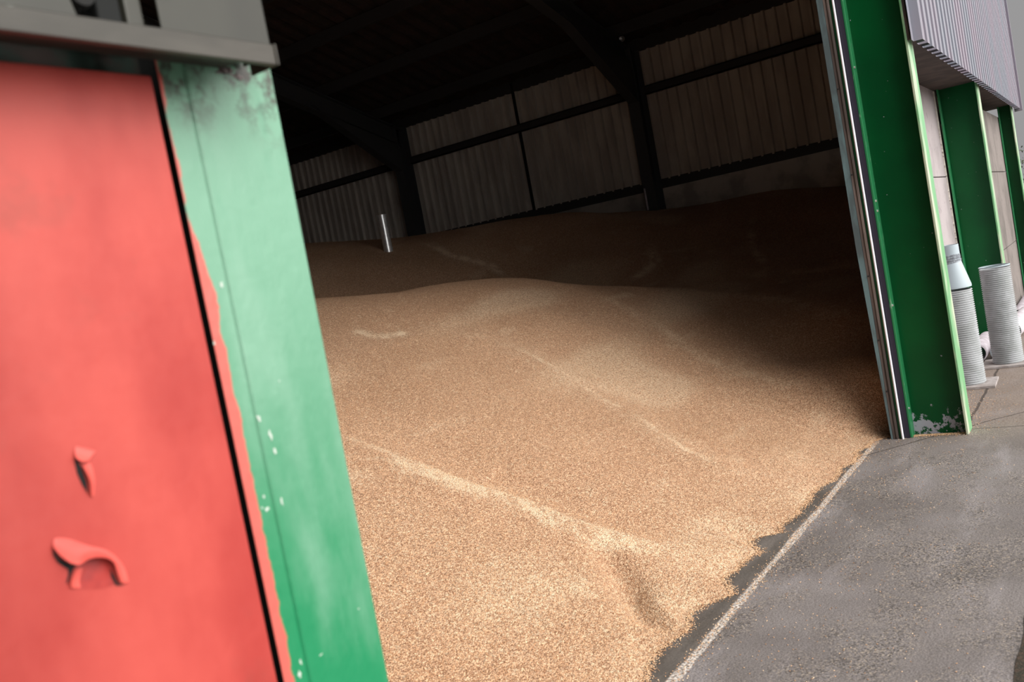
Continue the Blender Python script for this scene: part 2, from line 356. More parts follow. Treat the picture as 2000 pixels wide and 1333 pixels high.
# front wall: concrete panels between the outer columns, header over the opening
wf = MB(); wf.box(LEFT, 1.02, 1.46, 1.60, 0, 5.4); front = wf.build('wall_front', M['panel_grey'], origin=(0, 1.5, 0)); tag(front, kind='structure')
b = MB(); b.prism([(1.02, 5.6), (6.9, 5.6), (6.9, roof_z(6.9)-.05), (RX, roof_z(RX)-.05), (1.02, roof_z(1.02)-.05)], 1.1, 1.25); b.prism([(6.9, 2.80), (UW+.2, 2.80), (UW+.2, 5.1), (6.9, roof_z(6.9)-.05)], 1.24, 1.28)
b.prism([(LEFT, 5.3), (1.02, 5.3), (1.02, roof_z(1.02)-.05), (LEFT, roof_z(LEFT)-.05)], 1.1, 1.25); b.build('gable_lining', M['interior_sheet'], front)
for (x0, x1, y0, mt) in ((6.95, 10.85, 1.40, M['panel_pale']), (10.88, 14.86, 1.172, M['panel_grey'])):
    for z0, z1 in ((0, .865), (.873, 1.845), (1.853, 2.76 if y0 > 1.3 else 2.62)):
        b = MB(); b.box(x0, x1, y0, y0+.12, z0, z1); b.build('concrete_panel', mt, front, bevel=.004)
# mortar squeezed out beside the second column
b = MB(); rows = [[], []]
for i in range(200):
    z = i*.0138; w = .008+.016*random.random()**2+.006*math.sin(z*9)
    for q_, y in ((0, 1.387), (1, 1.3995)): rows[q_].append((10.655-w-.004*q_, y, z))
b.grid([[(10.70, 1.387, p[2]) for p in rows[0]], rows[0], rows[1]])
b.build('mortar_joint', M['dado'], front)
# soffit under the cladding
b = MB(); b.box(6.90, 15.0, .975, 1.45, 2.755, 2.79); b.build('soffit', M['brown_soffit'], front)
b = MB(); b.box(6.76, 6.79, .975, .991, 2.70, 5.0); b.build('reveal', M['brown_soffit'], front)
b = MB(); P = profile(41, .202, -.055, .50, .06); sheet(b, P, lambda a, o: (6.74+a, .965+o), 2.69, 6.2, .0025)
b.build('profiled_cladding', M['cladding'], front)
b = MB(); b.box(15.02, 15.07, .88, .98, 2.66, 6.2); b.build('corner_flashing', M['cladding'], front)

# ------------------------------------------------------------------ steel columns on the front
def column(x, lab, h=2.76, yi=1.368):
    t = thing('steel_column', (x, (.992+yi)/2, 0), lab, 'steel column', 'green steel columns along the front')
    b = MB(); b.box(x-.005, x+.005, 1.008, yi-.016, 0, h); b.build('web', M['green_col'], t)
    b = MB(); b.box(x-.10, x+.10, .992, 1.008, 0, h); tag(b.build('outer_flange', M['flange_edge'], t, bevel=.003), 'outer flange, painted pale as if lit')
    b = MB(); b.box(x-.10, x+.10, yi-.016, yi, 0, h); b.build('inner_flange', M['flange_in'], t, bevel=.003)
    return t
c1 = column(6.86, 'tall dark green steel column at the edge of the opening, foot scraped to bare metal', 5.6)
column(10.75, 'dark green steel column standing behind the taller free-standing ribbed duct')
column(14.80, 'dark green steel column at the far corner of the building', 2.76, 1.165)
for z in (.21, .95, 1.62, 1.69, 2.62):
    b = MB(); b.lathe([(0, 0), (.009, 0), (.009, .008), (0, .010)], (6.775, 1.352, z), (0, -1, 0), 6); b.build('bolt', M['galv'], c1)

# layered jamb beside the opening
t = thing('opening_jamb', (6.85, 1.45, 0), 'layered jamb of timber, white track and black seal behind the tall green column', 'door jamb')
H1 = 5.6
b = MB(); b.box(6.755, 6.93, 1.369, 1.402, 0, H1); b.build('rubber_seal', M['rubber'], t)
b = MB(); b.lathe([(0, 0), (.0075, 0), (.0075, H1), (0, H1)], (6.738, 1.413, 0), (0, 0, 1), 20); b.box(6.738, 6.93, 1.408, 1.419, 0, H1); b.build('track', M['white_metal'], t, smooth=True)
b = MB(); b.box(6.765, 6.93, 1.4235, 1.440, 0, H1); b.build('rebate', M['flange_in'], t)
b = MB()
for i, (y0, y1) in enumerate(((1.441, 1.458), (1.460, 1.482))): b.box(6.74+.008*i, 6.94, y0, y1, 0, H1)
b.build('timber_batten', M['wood'], t, bevel=.003)
b = MB(); x0, x1 = 6.745, 6.94; b.add([(x0, 1.4825, 0), (x1, 1.4825, 0), (x1, 1.493, 0), (x0, 1.493, 0), (x0, 1.4825, 1.4), (x1, 1.4825, 1.4), (x1, 1.524, 1.4), (x0, 1.524, 1.4), (x0, 1.4825, H1), (x1, 1.4825, H1), (x1, 1.520, H1), (x0, 1.520, H1)],
  [(0, 1, 2, 3), (8, 11, 10, 9)]+[(k+o, (k+1) % 4+o, (k+1) % 4+4+o, k+4+o) for o in (0, 4) for k in range(4)]); b.build('sheet_edge', M['teal'], t)
for z in (.35, .72, 1.18, 1.9, 2.5):
    b = MB(); b.lathe([(0, 0), (.006, 0), (.006, .004), (0, .006)], (6.74, 1.47, z), (-1, 0, 0), 8); b.build('screw', M['dark'], t)
# ------------------------------------------------------------------ ducts by the wall
def ribbed(b, r, h, base, axis=(0, 0, 1), pitch=.0185, wall=.006, n=44):
    prof = []; k = int(h/pitch)
    for i in range(k):
        a = i*pitch; prof += [(r-.006, a), (r-.006, a+pitch*.30), (r+.004, a+pitch*.50), (r+.004, a+pitch*.78), (r-.005, a+pitch*.98)]
    h = k*pitch; prof += [(r, h), (r-wall, h), (r-wall-.003, h*.5), (r-wall, 0)]
    b.lathe(prof, base, axis, n, close=True)
def slab(x, y, rot, lab, w=.42):
    b = MB(); c, s_ = math.cos(rot), math.sin(rot); q = [(x+c*i-s_*j, y+s_*i+c*j, 0) for i, j in ((-w/2, -w/2), (w/2, -w/2), (w/2, w/2), (-w/2, w/2))]
    b.extrude(q, (0, 0, .022)); tag(b.build('paving_slab', M['plate'], bevel=.003), lab, 'paving slab', 'slabs under the ribbed ducts')
slab(8.58, 1.19, .03, 'pale square slab under the ribbed duct topped by a cone')
slab(9.52, .95, .03, 'pale square slab under the open-topped ribbed duct', .46)
t = thing('ribbed_duct', (8.58, 1.185, .022), 'pale ribbed duct topped by a taped cone, standing behind the tall green column', 'duct', 'ribbed ducts standing on slabs')
b = MB(); ribbed(b, .122, .83, (8.58, 1.185, .022)); b.build('ribbed_tube', M['plastic'], t, smooth=True)
b = MB(); b.lathe([(.120, .0), (.126, .0), (.126, .02), (.075, .225), (.072, .225), (.118, .02)], (8.58, 1.185, .855), n=44, close=True); b.build('cone', M['plastic2'], t, smooth=True)
b = MB(); b.lathe([(.066, 0), (.072, 0), (.072, .165), (.066, .165)], (8.58, 1.185, 1.06), n=40, close=True); b.build('spigot', M['plastic2'], t, smooth=True)
b = MB()
for i in range(5): b.lathe([(.073, 0), (.079-.001*i, .004), (.078, .018), (.073, .022)], (8.58, 1.185, 1.065+.012*i), (.12*math.sin(i*2.1), .12*math.cos(i*1.7), 1), 30, close=True)
b.build('tape', M['tape'], t, smooth=True)
t = thing('ribbed_duct', (9.50, .965, .022), 'pale ribbed duct with an open top, standing clear of the wall', 'duct', 'ribbed ducts standing on slabs')
b = MB(); ribbed(b, .128, .905, (9.50, .965, .022)); b.build('ribbed_tube', M['plastic'], t, smooth=True)
b = MB(); b.lathe([(.121, 0), (.131, 0), (.132, .006), (.131, .012), (.121, .012)], (9.50, .965, .92), n=44, close=True); b.build('rim', M['plastic2'], t, smooth=True)
def pipe(a, c, r, lab, mt, rib=True, mouth=True):
    a = Vector(a); c = Vector(c); t = thing('loose_pipe', ((a.x+c.x)/2, (a.y+c.y)/2, 0), lab, 'pipe', 'pipes lying on the ground')
    b = MB(); L = (c-a).length
    if rib: ribbed(b, r-.004, L, a, c-a, .02)
    else: b.lathe([(r, 0), (r, L), (r-.006, L), (r-.006, 0)], a, c-a, 36, close=True)
    b.build('tube', mt, t, smooth=True)
    if mouth:
        b = MB(); b.lathe([(r-.008, 0), (r+.004, 0), (r+.004, .02), (r-.008, .02)], a-(c-a).normalized()*.01, c-a, 36, close=True); b.build('collar', M['plastic2'], t, smooth=True)
pipe((9.80, 1.07, .075), (10.62, 1.00, .075), .066, 'smooth pipe showing its dark open mouth low behind the open-topped duct', M['pvc'], False)
pipe((9.72, 1.245, .095), (10.60, 1.235, .095), .088, 'ribbed pale pipe lying between the two upright ducts', M['pvc'], True, False)
pipe((12.4, 1.075, .085), (14.3, 1.08, .085), .082, 'ribbed far pipe right of the open-topped duct, lying against the wall', M['pvc'], True, False)
pipe((10.98, 1.05, .105), (12.3, .98, .105), .10, 'smooth near pipe just right of the open-topped duct', M['pvc'], False, False)

# ------------------------------------------------------------------ grain heap
CTL = np.array([(6.61, 6.82, 1.821), (7.04, 6.53, 1.754), (8.06, 6.24, 1.726), (8.96, 6.03, 1.648), (9.05, 5.52, 1.555), (8.77, 4.80, 1.383), (9.20, 4.40, 1.282), (9.70, 3.72, 1.068), (7.65, 7.90, 1.605), (8.21, 7.62, 1.530), (9.33, 7.22, 1.496), (10.12, 6.81, 1.455), (10.24, 6.25, 1.399), (9.91, 5.42, 1.275), (9.57, 8.79, 2.146), (10.73, 7.84, 2.111), (11.61, 7.08, 1.988), (11.61, 5.84, 1.770), (12.10, 5.28, 1.709), (11.70, 4.40, 1.443), (10.26, 3.33, 1.016), (12.29, 3.56, 1.389), (10.11, 10.33, 2.747), (10.94, 9.62, 2.596), (11.72, 8.99, 2.580), (12.61, 8.06, 2.618), (13.16, 7.14, 2.506), (13.54, 6.42, 2.309), (7.12, 1.55, 0.337), (8.75, 1.93, 0.772), (11.22, 2.50, 1.153), (7.76, 2.40, 0.515), (8.35, 3.27, 0.810), (7.00, 2.02, 0.286), (14.60, 6.49, 2.358), (14.60, 5.34, 2.275), (14.60, 4.48, 2.263), (14.60, 3.32, 2.073), (14.60, 9.00, 2.300), (14.60, 11.50, 2.500), (14.60, 15.00, 2.600), (14.60, 20.00, 2.600), (10.00, 20.00, 2.600), (4.00, 20.00, 2.600), (-2.00, 20.00, 2.600), (-6.90, 20.00, 2.600), (-6.90, 12.00, 2.500), (4.00, 14.00, 2.600), (-2.00, 12.00, 2.500), (14.60, 1.60, 1.850), (12.00, 1.50, 1.250), (10.00, 1.50, 0.800), (8.00, 1.50, 0.420), (6.95, 1.50, 0.000), (-6.90, 1.65, -0.020), (-6.90, 2.50, 0.290), (-6.90, 3.50, 0.660), (-6.90, 5.00, 1.200), (-2.00, 1.65, -0.020), (-2.00, 2.50, 0.290), (-2.00, 3.50, 0.660), (-2.00, 5.00, 1.200), (0.00, 1.65, -0.020), (0.00, 2.50, 0.290), (0.00, 3.50, 0.660), (0.00, 5.00, 1.200), (2.00, 1.65, -0.020), (2.00, 2.50, 0.290), (2.00, 3.50, 0.660), (2.00, 5.00, 1.200), (3.50, 1.65, -0.020), (3.50, 2.50, 0.290), (3.50, 3.50, 0.660), (3.50, 5.00, 1.200), (5.00, 1.65, -0.020), (5.00, 2.50, 0.290), (5.00, 3.50, 0.660), (5.00, 5.00, 1.200), (6.20, 1.65, -0.020), (6.20, 2.50, 0.290), (6.20, 3.50, 0.660), (-6.90, 6.60, 1.800), (-6.90, 8.60, 1.850), (-2.00, 6.60, 1.800), (-2.00, 8.60, 1.850), (0.00, 6.60, 1.800), (0.00, 8.60, 1.850), (3.00, 6.60, 1.800), (3.00, 8.60, 1.850)])
def tps_fit(P, lam=.01):
    n = len(P); d = np.linalg.norm(P[:, None, :2]-P[None, :, :2], axis=2)
    K = np.where(d > 0, d*d*np.log(d+1e-9), 0)+lam*np.eye(n); Q = np.c_[np.ones(n), P[:, :2]]
    return np.linalg.solve(np.block([[K, Q], [Q.T, np.zeros((3, 3))]]), np.r_[P[:, 2], 0, 0, 0])
TW = tps_fit(CTL)
def tps(X):
    out = np.empty(len(X))
    for i in range(0, len(X), 20000):
        x = X[i:i+20000]; d = np.linalg.norm(x[:, None, :]-CTL[None, :, :2], axis=2)
        out[i:i+20000] = np.where(d > 0, d*d*np.log(d+1e-9), 0)@TW[:-3]+TW[-3]+x@TW[-2:]
    return out
TOE = np.array([(-6.900, 1.750), (0.000, 1.750), (1.500, 1.740), (2.400, 1.760), (2.961, 1.728), (3.215, 1.778), (3.317, 1.754), (3.477, 1.727), (3.639, 1.757), (3.842, 1.699), (3.915, 1.718), (4.041, 1.777), (4.216, 1.755), (4.402, 1.738), (4.518, 1.799), (4.640, 1.802), (4.725, 1.724), (4.811, 1.742), (5.037, 1.707), (5.438, 1.712), (5.655, 1.690), (6.011, 1.680), (6.201, 1.664), (6.404, 1.669), (6.729, 1.634), (6.882, 1.504), (6.900, 1.525), (14.800, 1.525)])
def vnoise(x, y, seed):
    r = np.random.default_rng(seed).random((256, 256)); xi = np.floor(x).astype(int); yi = np.floor(y).astype(int); fx = x-xi; fy = y-yi
    fx = fx*fx*(3-2*fx); fy = fy*fy*(3-2*fy); g = lambda a, b_: r[a % 256, b_ % 256]
    return (g(xi, yi)*(1-fx)+g(xi+1, yi)*fx)*(1-fy)+(g(xi, yi+1)*(1-fx)+g(xi+1, yi+1)*fx)*fy-.5
def toe(u):
    base = np.interp(u, TOE[:, 0], TOE[:, 1])
    return base+(vnoise(u*7, u*0+.5, 15)*.07+vnoise(u*26, u*0+.5, 5)*.018+vnoise(u*70, u*0+.5, 6)*.010)*(u < 6.85)
def dist_poly(u, v, L):
    """distance to a polyline and which side (sign)"""
    best = np.full(u.shape, 9e9); side = np.zeros(u.shape); al = np.zeros(u.shape); n = len(L)-1
    for i in range(n):
        ax, ay = L[i]; bx, by = L[i+1]; dx, dy = bx-ax, by-ay; l2 = dx*dx+dy*dy+1e-12
        t = np.clip(((u-ax)*dx+(v-ay)*dy)/l2, 0, 1); d = np.hypot(u-ax-t*dx, v-ay-t*dy); m = d < best
        best = np.where(m, d, best); side = np.where(m, np.sign((u-ax)*dy-(v-ay)*dx), side); al = np.where(m, (i+t)/n, al)
    return best, side, al
LA = [(4.0, 4.6), (3.99, 4.12), (3.94, 3.74), (3.92, 3.4), (3.91, 3.16), (3.94, 3.01), (3.96, 2.77), (3.94, 2.53), (3.95, 2.36), (4.08, 2.06), (4.22, 1.85)]
LA2 = [(3.60, 4.1), (3.74, 3.86), (3.84, 3.66), (3.88, 3.48)]
LB = [(6.48, 4.74), (6.48, 4.38), (6.38, 4.04), (6.27, 3.71), (6.01, 3.33), (5.89, 3.03), (5.67, 2.75), (5.47, 2.46), (5.38, 2.11)]
LG = [(3.85, 2.40), (3.80, 2.26), (3.69, 2.13), (3.55, 1.99), (3.45, 1.88), (3.41, 1.78), (3.41, 1.70)]
LE = [(10.95, 8.8), (10.92, 8.51), (10.66, 7.97), (10.75, 7.61), (10.77, 7.38), (10.63, 7.1)]
LF = [(8.69, 4.94), (8.4, 4.33), (8.04, 3.7), (7.6, 3.25), (7.41, 2.87), (7.22, 2.47), (7.06, 2.04)]
LF2 = [(12.24, 5.56), (11.41, 5.16), (11.03, 5.16), (10.67, 5.22)]
LF3 = [(11.5, 5.57), (11.88, 5.12), (12.19, 4.79)]
LF4 = [(13.11, 4.36), (12.27, 4.1), (11.4, 3.68)]
LK = [(5.80, 5.55), (5.80, 5.28), (6.14, 5.12)]
LM = [(9.41, 4.02), (9.48, 3.42), (9.18, 2.85), (8.72, 2.39), (8.28, 1.91)]
LP = [(3.19, 2.66), (3.25, 2.44), (3.38, 2.25), (3.48, 2.1)]
def surf(u, v):
    X = np.c_[u, v]; tv = toe(u); z = tps(X); e = v-tv
    rep = np.where(u < 6.9, np.clip(e, 0, 9)*.55+np.clip(1-np.abs(e)/.1, 0, 1)*0, 9)      # meets the floor exactly along the toe
    z = np.where(u < 6.9, np.minimum(np.maximum(z, e*.30), rep), z)
    z = np.where(u >= 6.9, np.maximum(z, .0), z)
    d, s_, al = dist_poly(u, v, LA); z = z+.028*np.exp(-(d/.16)**2)*np.clip(al*3, .3, 1)*np.clip(e*2, 0, 1)-.03*np.exp(-((d-.2)/.14)**2)*(s_ < 0)*np.clip(e*2, 0, 1)*(al > .45)
    d, s_, al = dist_poly(u, v, LB); z = z+.022*np.exp(-(d/.18)**2)*np.clip(e*2, 0, 1)
    d, s_, al = dist_poly(u, v, LG); z = z-.10*np.exp(-(d/(.06+.05*al))**2)*np.clip(e*4, 0, 1)*np.clip(al*2.5, 0, 1)
    d, s_, al = dist_poly(u, v, LF); z = z+.02*np.exp(-(d/.25)**2)
    d, s_, al = dist_poly(u, v, LM); z = z+.03*np.exp(-(d/.3)**2)
    far = np.clip(e*1.5, 0, 1)
    z = z+far*(vnoise(u*1.1+3, v*.7, 1)*.05+vnoise(u*2.7, v*1.3, 2)*.022+vnoise(u*8, v*4, 3)*.006+vnoise(u*40, v*40, 4)*.003)
    return z
def chaff(u, v):
    c = np.zeros(u.shape)
    for L, w, a in ((LA, .042, .85), (LA2, .03, .8), (LB, .045, .7), (LE, .09, .95), (LF, .10, .5), (LF2, .10, .9), (LF3, .06, .6), (LF4, .08, .75), (LK, .07, .9), (LM, .2, .5), (LP, .22, .6)):
        d, s_, al = dist_poly(u, v, L); fade = np.clip(al*5, 0, 1)*np.clip((1-al)*5+.3, 0, 1)
        c = np.maximum(c, a*fade*np.exp(-(d/w)**2))
        if L is LA or L is LB: c = c*1.0
        if L is LA: c = np.maximum(c, .85*np.exp(-(np.maximum(d-.06, 0)/.10)**2)*(s_ > 0)*(al > .25)*np.clip((1-al)*6, 0, 1))
        if L is LB: c = np.maximum(c, .38*np.exp(-(d/.22)**2))
    c = c*np.clip(.86+vnoise(u*9, v*9, 21)*.7+vnoise(u*23, v*23, 22)*.9, 0, 1.1)
    e = v-toe(u)
    c = np.maximum(c, .50*np.exp(-(e/.55)**2)*(.6+vnoise(u*3, v*3, 8)*1.2))
    c = np.maximum(c, np.clip(vnoise(u*.9, v*1.6, 9)*1.8-.08, 0, .5)); c = np.maximum(c, .55*np.exp(-(np.hypot(u-3.15, (v-2.35)*1.6)/.55)**2))
    c = np.maximum(c, np.clip(vnoise(u*2.5, v*5, 10)*2-.5, 0, .55))
    return np.clip(c, 0, 1)
us = np.concatenate([np.arange(-6.9, 1.2, .25), np.arange(1.2, 7.4, .024), np.arange(7.4, 14.62, .05), [14.68]])
ts = np.concatenate([np.arange(0, .5, .012), np.arange(.5, 4, .026), np.arange(4, 9, .06), np.arange(9, 19.2, .2)])
UU, TT = np.meshgrid(us, ts, indexing='ij'); tv = toe(us)[:, None]; VV = tv+TT*(20.9-tv)/ts[-1]
VV = np.where(TT < 9, tv+TT, tv+9+(TT-9)*(20.9-tv-9)/(ts[-1]-9))
uf, vf = UU.ravel(), VV.ravel(); zf = surf(uf, vf); ZZ = zf.reshape(UU.shape); ZZ[:, 0] = np.where(us < 6.9, 0.0005, ZZ[:, 0]); zf = ZZ.ravel()
nu, nv = UU.shape; idx = np.arange(nu*nv).reshape(nu, nv)
quads = np.stack([idx[:-1, :-1], idx[1:, :-1], idx[1:, 1:], idx[:-1, 1:]], -1).reshape(-1, 4)
def kernels(u, v, z, scale=1.0, flat=False):
    """small elongated wheat kernels lying in random directions"""
    n = len(u); L = .0034*scale*(.85+.3*rng.random(n)); R = .0016*scale*(.85+.3*rng.random(n))
    a = rng.random(n)*2*np.pi; p = (rng.random(n)-.5)*(.2 if flat else 1.3)
    ax = np.stack([np.cos(a)*np.cos(p), np.sin(a)*np.cos(p), np.sin(p)], 1); sx = np.stack([-np.sin(a), np.cos(a), a*0], 1); up = np.cross(ax, sx)
    c = np.stack([u, v, z], 1); V = np.stack([c-ax*L[:, None], c+ax*L[:, None], c+sx*R[:, None], c-sx*R[:, None], c+up*R[:, None], c-up*R[:, None]], 1).reshape(-1, 3)
    T = np.array([(0, 2, 5), (0, 5, 3), (0, 3, 4), (0, 4, 2), (1, 5, 2), (1, 3, 5), (1, 4, 3), (1, 2, 4)])
    F = (np.arange(n)*6)[:, None, None]+T[None]
    return V, F.reshape(-1, 3), np.repeat(rng.random(n), 6)
def np_mesh(name, V, quads, tris, attr, mats, matidx, origin, smooth_quads=True):
    me = bpy.data.meshes.new(name); V = V-np.array(origin)
    nq, ntr = len(quads), len(tris); me.vertices.add(len(V)); me.vertices.foreach_set('co', V.astype(np.float32).ravel())
    loops = np.concatenate([quads.ravel(), tris.ravel()]).astype(np.int32); me.loops.add(len(loops)); me.loops.foreach_set('vertex_index', loops)
    st = np.concatenate([np.arange(nq)*4, nq*4+np.arange(ntr)*3]).astype(np.int32); me.polygons.add(nq+ntr); me.polygons.foreach_set('loop_start', st)
    mi = np.zeros(nq+ntr, np.int32); mi[nq:] = matidx; me.polygons.foreach_set('material_index', mi)
    sm = np.zeros(nq+ntr, bool); sm[:nq] = smooth_quads; me.polygons.foreach_set('use_smooth', sm)
    me.update(calc_edges=True); me.validate()
    at = me.attributes.new('chaff', 'FLOAT', 'POINT'); at.data.foreach_set('value', attr.astype(np.float32))
    for m in mats: me.materials.append(m)
    o = bpy.data.objects.new(name, me); COL.objects.link(o); o.location = origin; WORLD[o.name] = origin; return o
# loose kernels standing proud of the nearest part of the heap
NK = 170000
k = int(NK*2.6); ku = rng.uniform(2.2, 7.6, k); ke = rng.uniform(0.0, 3.4, k); kv = toe(ku)+ke
d2 = ku**2+kv**2+1.6; keep = rng.random(k) < np.clip(11/d2, 0, 1)**1.2; ku, kv = ku[keep][:NK], kv[keep][:NK]
kz = surf(ku, kv)+.0012; KV, KF, KA = kernels(ku, kv, kz, 1.15)
V = np.stack([uf, vf, zf], 1); nb = len(V)
heap = np_mesh('grain_heap', np.concatenate([V, KV]), quads, KF+nb, np.concatenate([chaff(uf, vf), KA]), [M['grain'], M['kernel']], 1, (5.0, 6.0, 0.0))
tag(heap, 'huge heap of orange-brown wheat grain filling the open store and sloping to the threshold', 'grain heap', None, 'stuff')
# kernels spilled on the concrete
n1 = 9000; su = rng.uniform(1.8, 6.85, n1); sv = toe(su)-np.abs(rng.normal(0, .022, n1))-.002
n2_ = 1500; su2 = rng.uniform(2.2, 6.8, n2_); sv2 = 1.585+rng.normal(0, .022, n2_)
n3_ = 1500; su3 = rng.uniform(1.5, 8.5, n3_); sv3 = 1.55-np.abs(rng.normal(0, .5, n3_))
n4_ = 1500; su4 = 6.9+np.abs(rng.normal(0, .7, n4_)); sv4 = 1.40-np.abs(rng.normal(0, .22, n4_))
n5_ = 1600; sv5 = rng.uniform(.99, 1.5, n5_); su5 = 6.835-np.abs(rng.normal(0, .03, n5_))
su = np.concatenate([su, su2, su3, su4, su5]); sv = np.concatenate([sv, sv2, sv3, sv4, sv5])
SV, SF, SA = kernels(su, sv, np.full(len(su), .0024), 1.2, True)
sp = np_mesh('spilled_grain', SV, np.zeros((0, 4), int), SF, SA, [M['kernel']], 0, (4.5, 1.4, 0.0)); tag(sp, 'loose wheat kernels scattered over the concrete apron in front of the heap', 'grain', None, 'stuff')

# upright galvanised duct standing in the grain
dz = float(tps(np.array([[10.45, 8.93]]))[0]); t = thing('galvanised_duct', (10.45, 8.93, dz-.1), 'small shiny galvanised duct standing upright out of the grain at the back', 'duct')
for k in range(4):
    b = MB(); z0 = dz-.12+k*.165; b.lathe([(.066, 0), (.068, .0), (.068, .16), (.066, .16)], (10.45, 8.93, z0), n=32, close=True); b.build('tube_section', M['galv'], t, smooth=True)
    b = MB(); b.lathe([(.068, 0), (.075, 0), (.075, .012), (.068, .012)], (10.45, 8.93, z0+.157), n=32, close=True); b.build('joint_band', M['galv'], t, smooth=True)

# ------------------------------------------------------------------ red door, green jamb and rail close on the left
F0 = 1.10
b = MB(); b.extrude([(.10, F0, 0), (.10, F0+.004, 0), (.8535, F0+.004, 0), (.8535, F0, 0)], (0, 0, 1.982))
door = thing('painted_steel_door', (.47, F0+.02, 0), 'coral red steel door with blistered peeling paint, close on the left', 'door')
b.build('door_panel', M['red'], door, bevel=.002)
def P1(x, z, dy=0): return (x, F0-.0006-dy, z)
def flake(att, free, lift, k=8):
    """paint curling away from the sheet: attached edge to lifted free edge"""
    rows = []
    for i in range(k+1):
        s_ = i/k; rows.append([P1(a[0]*(1-s_)+c[0]*s_, a[1]*(1-s_)+c[1]*s_, lift*l*(s_**2.2)) for a, c, l in zip(att, free, LIFT(len(att)))])
    b = MB(); b.grid(rows); o = b.build('paint_flake', M['red_flake'], door, smooth=True)
    m = o.modifiers.new('thick', 'SOLIDIFY'); m.thickness = .0007; m2 = o.modifiers.new('sub', 'SUBSURF'); m2.levels = 1; m2.render_levels = 2
    return o
def LIFT(n): return [math.sin(math.pi*(i+.35)/(n-.3))**.6 for i in range(n)]
def bare(pts, mt=None):  # undercoat patch; with a dark material, a painted shadow
    b = MB(); b.add([P1(x, z, -.0003) for x, z in pts], [tuple(range(len(pts)))]); b.v = [(x, F0-(.0008 if mt else .0005), z) for x, y, z in b.v]
    b.build('bare_or_shadow_patch', mt or M['red_bare'], door)
bare([(0.5963, 1.3570), (0.6042, 1.3619), (0.6189, 1.3599), (0.6361, 1.3490), (0.6416, 1.3294), (0.6427, 1.3154), (0.6261, 1.3152), (0.6035, 1.3228), (0.5851, 1.3313), (0.5813, 1.3380)])
bare([(0.5723, 1.3876), (0.5774, 1.3730), (0.5902, 1.3593), (0.5981, 1.3589), (0.5904, 1.3514), (0.5825, 1.3401), (0.5789, 1.3389), (0.5846, 1.3496), (0.5853, 1.3552), (0.5749, 1.3675), (0.5714, 1.3777)], M['dark'])  # shadow under the lifted flake painted black, crack below it included
bare([(0.6375, 1.3363), (0.6410, 1.3269), (0.6440, 1.3149), (0.6523, 1.3097), (0.6406, 1.3129), (0.6365, 1.3259)], M['dark'])  # painted shadow below the right lobe of the flake
flake([(0.5765, 1.3977), (0.5895, 1.3945), (0.6039, 1.3843), (0.6155, 1.3750), (0.6278, 1.3680), (0.6403, 1.3609), (0.6545, 1.3409), (0.6581, 1.3245), (0.6589, 1.3092)],
      [(0.5711, 1.3881), (0.5760, 1.3722), (0.5896, 1.3569), (0.5984, 1.3601), (0.6058, 1.3627), (0.6239, 1.3574), (0.6372, 1.3472), (0.6389, 1.3331), (0.6451, 1.3132)], 0.017)
flake([(0.5975, 1.3265), (0.5951, 1.3339), (0.5995, 1.3440), (0.6052, 1.3511)],
      [(0.5833, 1.3320), (0.5828, 1.3387), (0.5872, 1.3461), (0.5940, 1.3526)], 0.005)
bare([(0.6224, 1.4860), (0.6271, 1.4795), (0.6303, 1.4694), (0.6320, 1.4530), (0.6309, 1.4361), (0.6257, 1.4496), (0.6224, 1.4650), (0.6224, 1.4769)], M['dark'])  # painted shadow along the free edge of the upper flakes
flake([(0.6268, 1.4993), (0.6393, 1.4935), (0.6550, 1.4854)],
      [(0.6215, 1.4850), (0.6265, 1.4770), (0.6376, 1.4773)], 0.011)
flake([(0.6426, 1.4746), (0.6438, 1.4616), (0.6431, 1.4465), (0.6363, 1.4292)],
      [(0.6285, 1.4738), (0.6301, 1.4628), (0.6321, 1.4504), (0.6312, 1.4341)], 0.009)
post = thing('green_post', (.98, F0, 0), 'broad mint green weathered post between the red door and the grain store', 'post')
b = MB(); b.extrude([(.9145, F0, 0), (.9145, F0+.22, 0), (1.066, F0+.22, 0), (1.066, F0, 0)], (0, 0, 2.022))
b.v = [(x+(.020 if (x > 1 and z > 1) else 0)+(-.016 if False else 0), y, z) for x, y, z in b.v]
b.build('post_face', M['jamb'], post, bevel=.0025)
b = MB(); b.extrude([(.8655, F0, 0), (.8655, F0+.002, 0), (.9118, F0+.002, 0), (.9118, F0, 0)], (0, 0, 2.022)); tag(b.build('frame_strip', M['jamb_red'], post, bevel=.0015), 'narrow green strip with red overspray along its edge')
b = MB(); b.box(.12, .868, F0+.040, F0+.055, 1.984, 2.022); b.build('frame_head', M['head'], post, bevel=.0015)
b = MB(); b.box(.9125, .9143, F0+.0012, F0+.02, 0, 2.02); b.build('groove', M['dark'], post)
b = MB(); b.box(.10, .95, F0+.06, F0+.08, 0, 2.03); b.build('gap_backing', M['dark'], post)
